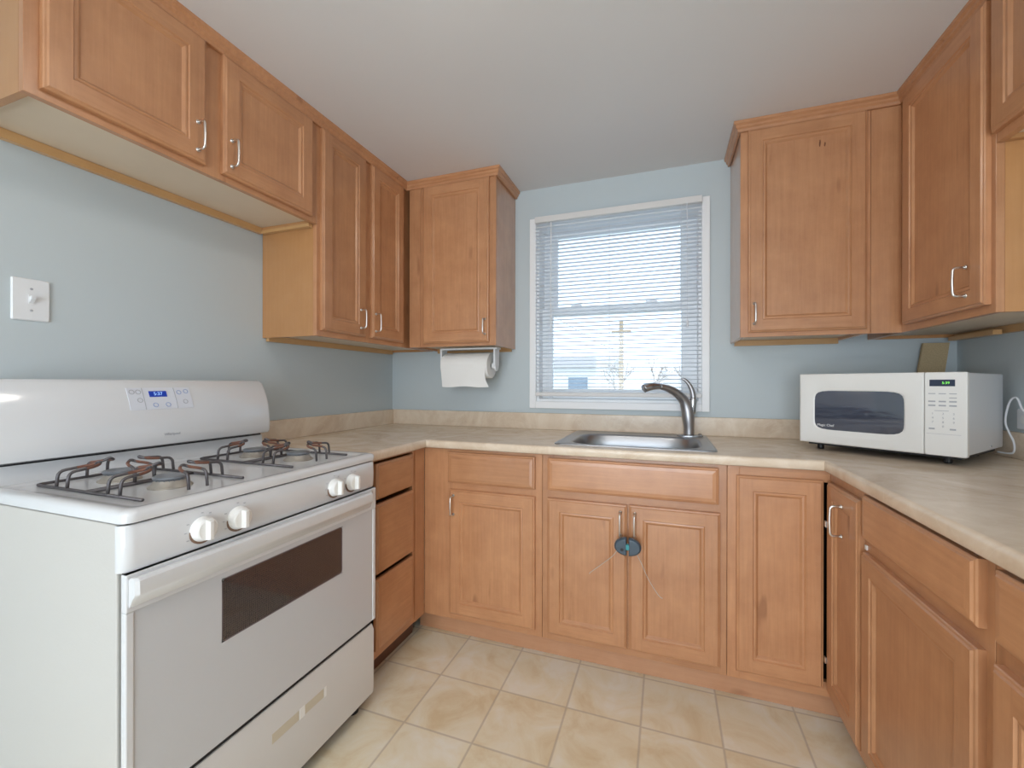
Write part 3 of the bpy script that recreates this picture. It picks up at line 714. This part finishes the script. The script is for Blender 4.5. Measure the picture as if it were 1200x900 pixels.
cd.tube(smoothpath([(2.828, -.425, 1.060), (2.810, -.41, 1.085), (2.806, -.392, 1.125), (2.801, -.375, 1.122), (2.800, -.358, 1.09), (2.799, -.350, 1.04), (2.800, -.366, 1.005), (2.802, -.385, .97), (2.803, -.376, .935), (2.790, -.330, .932)], 5), .0032, 6)
o = cd.build('power_cord', CORD, smooth=True, ang=None); tag(o, 'grey-white power cord looping behind the right side of the microwave', 'cord')

# ------------------------------------------------------------------ cabinet lock on the sink doors
lk = thing('cabinet_lock', 'dark blue-grey sliding child lock hooked through the sink cabinet handles', 'child lock', (1.5365, -.6735, .553))
for s in (-1, 1):
    k = MB(); P = []
    for i in range(13):
        a = PI/2 - PI*i/12; P.append((s*(.004 + .046*math.cos(a)), .034*math.sin(a)*(1-.0*i)))
    k.loops([[(x, .010, z) for x, z in P], [(x, -.006, z) for x, z in P], [(x*.86+s*.002, -.013, z*.84) for x, z in P]])
    k.build('left_shell' if s < 0 else 'right_shell', LOCKM, lk, bevel=.002)
boxo('release_button', (-.012, -.012, -.011), (.010, .004, .010), LOCKT, lk, bevel=.002)
k = MB(); k.lathe([(.006, -.0128), (.006, -.0145)], (-.020, 0, -.010), 'y', 12); k.build('lock_hole', BLACK, lk)
for pts in ([(-.030, .004, .0), (-.052, -.002, -.038), (-.090, .002, -.075), (-.140, .006, -.120), (-.146, .006, -.128)], [(.030, .004, -.02), (.050, -.004, -.055), (.075, -.004, -.110), (.110, .0, -.165), (.125, .004, -.178)]):
    k = MB(); sp2 = smoothpath(pts, 6); k.tube(sp2, .0014, 6); k.build('cable_end', STRAP, lk, smooth=True, ang=None)

# ------------------------------------------------------------------ stove (local: x to the right seen from the front, front at -y)
st = thing('gas_stove', 'white freestanding gas stove with four burners and an oven below', 'stove', (0, -1.83, 0), RL)
SW = .770
def Y(x): return -x
k = MB(); k.box((.003, Y(.655), .030), (SW-.003, Y(.03), .893)); k.build('body', WHITES, st, bevel=.003)
# dark core behind the seams
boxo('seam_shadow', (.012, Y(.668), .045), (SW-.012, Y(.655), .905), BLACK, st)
# cooktop: rim with a shallow pan
k = MB()
def rr3(x0, x1, a, b, r, z): return [(x, y, z) for x, y in rrect(x0, Y(b), x1, Y(a), r, 5)]
k.loops([rr3(0, SW, .10, .682, .022, .897), rr3(0, SW, .10, .684, .022, .912), rr3(.004, SW-.004, .104, .680, .02, .9185), rr3(.012, SW-.012, .112, .672, .018, .9215), rr3(.030, SW-.030, .130, .652, .018, .9205),
         rr3(.040, SW-.040, .150, .642, .018, .9160), rr3(.055, SW-.055, .160, .630, .02, .9145)])
k.build('cooktop', WHITE, st, smooth=True, ang=60)
# backguard riser and curved console
k = MB(); k.prism([(Y(.03), .90), (Y(.136), .90), (Y(.136), .921), (Y(.132), .940), (Y(.131), .9655), (Y(.03), .9655)], .006, SW-.006, 'x'); k.build('rear_riser', WHITE, st, smooth=True, ang=30)
k = MB()
bgp = [(.03, .972), (.134, .9705), (.168, .978), (.1725, .986), (.1735, 1.010), (.1715, 1.050), (.166, 1.088), (.156, 1.120), (.143, 1.150), (.130, 1.174), (.122, 1.181), (.108, 1.184), (.06, 1.182), (.03, 1.17)]
def cen(f, inset):
    return [(Y(.09 + (a-.09)*f) if a > .09 else Y(a), 1.078+(z-1.078)*(1-inset)) for a, z in bgp]
xsq = [(0.0, .93, .06), (.004, .975, .02), (.012, 1.0, 0), (SW-.012, 1.0, 0), (SW-.004, .975, .02), (SW, .93, .06)]
k.loops([[(x, y, z) for y, z in cen(f, i)] for x, f, i in xsq])
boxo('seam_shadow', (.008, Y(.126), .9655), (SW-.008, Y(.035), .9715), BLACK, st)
# pressed border near the ends of the face
k.build('backguard', WHITE, st, smooth=True, ang=45)
def onface(x, z, d=0):   # point on the console's front face at height z, d = distance in front of it
    for (a0, z0_), (a1, z1_) in zip(bgp[3:11], bgp[4:12]):
        if z0_ <= z <= z1_:
            t = (z-z0_)/(z1_-z0_); a = a0+(a1-a0)*t; nz = Vector((z1_-z0_, -(a1-a0))).normalized(); return (x, Y(a+d*nz[0]), z+d*nz[1])
    return (x, Y(.17), z)
def facepatch(name, x0, x1, z0_, z1_, d0, d1, m, parent, n=6):
    k = MB(); A = []
    for d in (d0, d1):
        A.append([[k.bm.verts.new(onface(x, z0_+(z1_-z0_)*i/n, d)) for x in (x0, x1)] for i in range(n+1)])
    for i in range(n):
        a, b = A; k.face((a[i][0], a[i][1], a[i+1][1], a[i+1][0])); k.face((b[i][0], b[i][1], b[i+1][1], b[i+1][0]))
        k.face((a[i][0], b[i][0], b[i+1][0], a[i+1][0])); k.face((a[i][1], b[i][1], b[i+1][1], a[i+1][1]))
    k.face((A[0][0][0], A[0][0][1], A[1][0][1], A[1][0][0])); k.face((A[0][n][0], A[0][n][1], A[1][n][1], A[1][n][0]))
    return k.build(name, m, parent)
cpn = facepatch('clock_panel', .293, .474, 1.091, 1.158, -.002, .0015, PANELB, st)
facepatch('clock_display', .350, .400, 1.129, 1.147, .001, .0025, DISPB, cpn)
facepatch('panel_divider', .333, .3342, 1.091, 1.157, .001, .0022, GREY, cpn); facepatch('panel_divider', .424, .4252, 1.091, 1.157, .001, .0022, GREY, cpn)
tilt = math.atan2(.013, .030)
text('clock_digits', '5:37', .015, DIGB, cpn, onface(.375, 1.138, .003), (PI/2-tilt, 0, 0), .0003)
def ringmark(x, z, r, m):
    k = MB(); k.lathe([(r, 0), (r, .0006), (r*.78, .0006), (r*.78, 0)], n=18, capa=False, capb=False)
    o = k.build('touch_key', m, cpn); p = onface(x, z, .0017); o.location = p; o.rotation_euler = (PI/2-tilt, 0, 0)
for x, z, m in ((.305, 1.145, GREY), (.322, 1.145, GREY), (.322, 1.120, GREY), (.362, 1.104, BLUEP), (.398, 1.104, BLUEP), (.438, 1.142, BLUEP), (.460, 1.145, BLUEP), (.452, 1.112, GREY)): ringmark(x, z, .0075, m)
text('lettering', 'Whirlpool', .0115, GREY, st, onface(.403, 1.010, .0006), (PI/2-.05, 0, 0), .0004)
# control panel under the cooktop
k = MB()
pp = [(.655, .800), (.676, .800), (.680, .806), (.682, .850), (.680, .888), (.676, .8925), (.655, .8925)]
k.loops([[(x, Y(.655+(a-.655)*f), z) for a, z in pp] for x, f in ((0, .35), (.003, .62), (.010, .88), (.020, 1), (SW-.020, 1), (SW-.010, .88), (SW-.003, .62), (SW, .35))])
cpl = k.build('control_panel', WHITE, st, smooth=True, ang=40)
for y in (-1.680, -1.594, -1.2685, -1.190):
    kn = y+1.83; kz = .8435
    k = MB(); k.lathe([(.0275, Y(.681)), (.0275, Y(.6845)), (.026, Y(.6855))], (kn-.001, 0, kz-.0055), 'y', 28); k.build('knob_shadow', KNOBSHADE, cpl, smooth=True)  # knob's shadow, put in as a brown ring set lower left
    k = MB(); k.lathe([(.028, Y(.681)), (.0278, Y(.687)), (.0265, Y(.690)), (.024, Y(.700)), (.021, Y(.7025))], (kn, 0, kz), 'y', 28)
    v0 = [(-.0065, -.022), (.0065, -.022), (.0065, .022), (-.0065, .022)]
    k.loops([[(kn+a, Y(.7015), kz+b) for a, b in v0], [(kn+a*.75, Y(.715), kz+b*.96) for a, b in v0]]); o = k.build('knob', KNOBW, cpl, bevel=.0015)
    for a in (60, 90, 150, 180, 210, 300):
        t = math.radians(a); c_, s_ = math.cos(t), math.sin(t)
        boxo('knob_mark', (kn+.036*c_-.0025, Y(.6825), kz+.036*s_-.0008), (kn+.036*c_+.0025, Y(.6815), kz+.036*s_+.0008), GREY, cpl)
# oven door
DZ0, DZ1 = .322, .7972
wx0, wx1, wz0, wz1 = .197, .600, .556, .708
k = MB(); F_ = Y(.680); Bk = Y(.668)
for a, b in (((.004, Bk, DZ0), (wx0, F_, DZ1)), ((wx1, Bk, DZ0), (SW-.004, F_, DZ1)), ((wx0, Bk, DZ0), (wx1, F_, wz0)), ((wx0, Bk, wz1), (wx1, F_, DZ1))): k.box(a, b)
for cx_, cz_, sx_, sz_ in ((wx0, wz0, 1, 1), (wx1, wz0, -1, 1), (wx0, wz1, 1, -1), (wx1, wz1, -1, -1)):
    rc = .014; k.prism([(cx_, cz_)] + [(cx_+sx_*rc*(1-math.cos(q)), cz_+sz_*rc*(1-math.sin(q))) for q in [PI/2*i/5 for i in range(6)]], Bk, F_, 'y')
od = k.build('oven_door', DOORW, st)
k = MB(); k.box((.003, Y(.667), DZ0), (.018, Y(.6825), .722)); k.box((.003, Y(.667), .722), (SW-.003, Y(.6835), DZ1)); k.box((SW-.018, Y(.667), DZ0), (SW-.003, Y(.6825), .722)); k.build('door_trim', WHITE, od, bevel=.0025)
k = MB(); hpz = [(.680, .786), (.694, .793), (.701, .792), (.706, .787), (.707, .762), (.704, .756), (.697, .750), (.687, .734), (.680, .730)]
k.loops([[(x, Y(.680+(a-.680)*f), z) for a, z in hpz] for x, f in ((.008, .80), (.014, 1), (SW-.050, 1), (SW-.032, .45))]); k.build('door_handle', WHITE, od, smooth=True, ang=30)
wf = MB()
for a, b in (((wx0, Y(.640), wz0), (wx0+.003, F_, wz1)), ((wx1-.003, Y(.640), wz0), (wx1, F_, wz1)), ((wx0, Y(.640), wz0), (wx1, F_, wz0+.003)), ((wx0, Y(.640), wz1-.003), (wx1, F_, wz1))): wf.box(a, b)
wf.box((wx0, Y(.640), wz0), (wx1, Y(.637), wz1)); CAV = mat('oven_inside', (.15, .12, .13), .5, var=.5, vscale=14); wf.build('oven_window_recess', CAV, od)
boxo('oven_window', (wx0+.0005, Y(.6795), wz0+.0005), (wx1-.0005, Y(.6775), wz1-.0005), OVENG, od)
k = MB()
for zz in (.630, .655): k.tube([(wx0+.004, Y(.655), zz), (wx1-.004, Y(.655), zz)], .0022, 6)
for i in range(12): k.tube([(wx0+.02+i*.033, Y(.655), .630), (wx0+.02+i*.033, Y(.642), .632)], .0015, 5)
k.build('oven_rack', NICK, od)
# storage drawer
k = MB(); k.prism([(Y(.655), .055), (Y(.664), .050), (Y(.678), .058), (Y(.680), .080), (Y(.680), .286), (Y(.672), .304), (Y(.655), .304)], .004, SW-.010, 'x'); sd = k.build('storage_drawer', DRAWW, st, smooth=True, ang=30)
for a_, b_ in ((.335, .425), (.447, .520)): boxo('reflection_patch', (a_, Y(.6806), .205), (b_, Y(.6798), .232), BEIGE, sd)  # light patches reflected on the drawer, modelled as thin beige plates
for a_, b_ in ((.427, .446), (.521, .530)): boxo('reflection_bar', (a_, Y(.6812), .203), (b_, Y(.6798), .234), KNOBW, sd)  # brighter bars of the same reflection
for x, y in ((.05, .62), (SW-.05, .62), (.05, .09), (SW-.05, .09)):
    k = MB(); k.lathe([(.020, 0), (.020, .012), (.010, .014), (.010, .032)], (x, Y(y), 0), n=14); k.build('foot', BLACK, st)
boxo('toe_panel', (.02, Y(.640), .018), (SW-.02, Y(.600), .030), BLACK, st)
# burners and grates
TZc = .9145
for gy in (-1.634, -1.236):
    lx = gy+1.83
    for bx_ in (.300, .500):
        k = MB(); k.lathe([(.046, TZc), (.046, TZc+.003), (.038, TZc+.009), (.033, TZc+.018)], (lx, Y(bx_), 0), n=28); bb = k.build('burner', BASEM, st, smooth=True)
        k = MB(); k.lathe([(.031, TZc+.018), (.032, TZc+.020), (.036, TZc+.022), (.037, TZc+.025), (.034, TZc+.028), (.010, TZc+.030)], (lx, Y(bx_), 0), n=28)
        for i in range(20):
            a = 2*PI*i/20; k.box((lx+.032*math.cos(a)-.0015, Y(bx_)+.032*math.sin(a)-.0015, TZc+.012), (lx+.032*math.cos(a)+.0015, Y(bx_)+.032*math.sin(a)+.0015, TZc+.020))
        k.build('burner_cap', CAPM, bb, smooth=True)
    gr = MB(); z = TZc+.0045; hw = .118; r = .0037
    xb, xf, xm = .192, .600, .400
    gr.tube(fillet([(lx-hw, Y(xf), z), (lx-hw, Y(xb), z), (lx+hw, Y(xb), z), (lx+hw, Y(xf), z)], .012), r, 7)
    for xx in (xm-.008, xm+.008): gr.tube([(lx-hw, Y(xx), z), (lx+hw, Y(xx), z)], r*.9, 7)
    go = gr.build('grate', IRON, st, smooth=True, ang=None)
    zt = z+.043
    for bx_ in (.300, .500):
        bc = Vector((lx, Y(bx_), 0))
        for dx, dy, reach in ((-1, 0, .118), (1, 0, .118), (0, 1, .100), (0, -1, .100)):
            d_ = Vector((dx, dy, 0)); s_ = Vector((-dy, dx, 0)); k = MB()
            a = .022
            p = [bc+d_*reach+s_*a+Vector((0, 0, z)), bc+d_*reach*.97+s_*a+Vector((0, 0, zt-.004)), bc+d_*.070+s_*a*.9+Vector((0, 0, zt)), bc+d_*.050+s_*a*.5+Vector((0, 0, zt+.003)),
                 bc+d_*.042+Vector((0, 0, zt+.010)),
                 bc+d_*.050-s_*a*.5+Vector((0, 0, zt+.003)), bc+d_*.070-s_*a*.9+Vector((0, 0, zt)), bc+d_*reach*.97-s_*a+Vector((0, 0, zt-.004)), bc+d_*reach-s_*a+Vector((0, 0, z))]
            k.tube(fillet(p, .014, 4), r, 7)
            # heat-rusted inner ends
            k2 = k.bm
            for f in k2.faces:
                cc = f.calc_center_median()
                if cc.z > zt-.007 and .052 < (cc.xy-bc.xy).length < .086: f.material_index = 1
            k.build('grate_finger', [IRON, RUST], go, smooth=True, ang=None)

# ------------------------------------------------------------------ outside the window
gm = mat('outdoor_ground', (.62, .62, .55), .9, var=.1, vscale=.4)
k = MB(); k.box((-40, .3, -.6), (40, 90, -.5)); struct(k.build('ground', gm), 'pale ground outside the window')
HW = mat('house_siding', (.80, .78, .76), .8); HR = mat('house_roof', (.42, .38, .36), .8); PM = mat('pole_wood', (.44, .32, .21), .9)
def house(x, y, w_, d_, h, rh, lab, garage=False):
    t = thing('house', lab, 'house', (x, y, -.5))
    k = MB(); k.box((-w_/2, 0, 0), (w_/2, d_, h)); k.build('house_wall', HW, t)
    k = MB(); k.prism([(-.4, h-.1), (d_+.4, h-.1), (d_/2, h+rh)], -w_/2-.4, w_/2+.4, 'x'); k.build('roof', HR, t)
    for i in range(2): boxo('house_window', (-w_*.3+i*w_*.5, -.04, h*.4), (-w_*.3+i*w_*.5+1.1, 0, h*.75), mat('house_glass', (.25, .3, .36), .2), t)
house(-5.0, 22, 7, 7, 2.7, .7, 'pale house with a low roof seen through the left of the window')
house(7.5, 32, 12, 7, 1.9, .7, 'long low pale house seen through the right of the window')
t = thing('utility_pole', 'brown wooden utility pole outside the window', 'utility pole', (.12, 14, -.5))
k = MB(); k.tube([(0, 0, 0), (0, 0, 4.0)], [.10, .08], 10); k.build('pole', PM, t)
boxo('crossarm', (-.35, -.05, 3.55), (.35, .05, 3.65), PM, t)
k = MB(); k.tube([(-2.7, 0, 4.38), (-.9, 0, 3.25), (-.09, 0, 2.85)], .012, 5); k.build('wire', GREENERY, t)
def tree(x, y, h, lab, seed):
    rnd = random.Random(seed); k = MB()
    def br(p, d, L_, r, n):
        q = p + d*L_; k.tube([p, (p+q)/2 + Vector((rnd.uniform(-.05, .05), 0, 0))*L_, q], [r, r*.8, r*.6], 5)
        if n:
            for _ in range(3):
                nd = (d + Vector((rnd.uniform(-.7, .7), rnd.uniform(-.7, .7), rnd.uniform(-.1, .4)))).normalized(); br(q, nd, L_*rnd.uniform(.6, .8), r*.55, n-1)
    br(Vector((0, 0, 0)), Vector((0, 0, 1)), h*.33, .12, 4); o = k.build('bare_tree', GREENERY, loc=(x, y, -.5)); tag(o, lab, 'tree')
tree(.9, 19, 3.2, 'bare tree just right of the utility pole outside the window', 1)
tree(2.9, 24, 3.6, 'bare tree farthest right seen through the window', 2)
tree(-.5, 18.6, 3.0, 'bare tree left of the utility pole outside the window', 5)
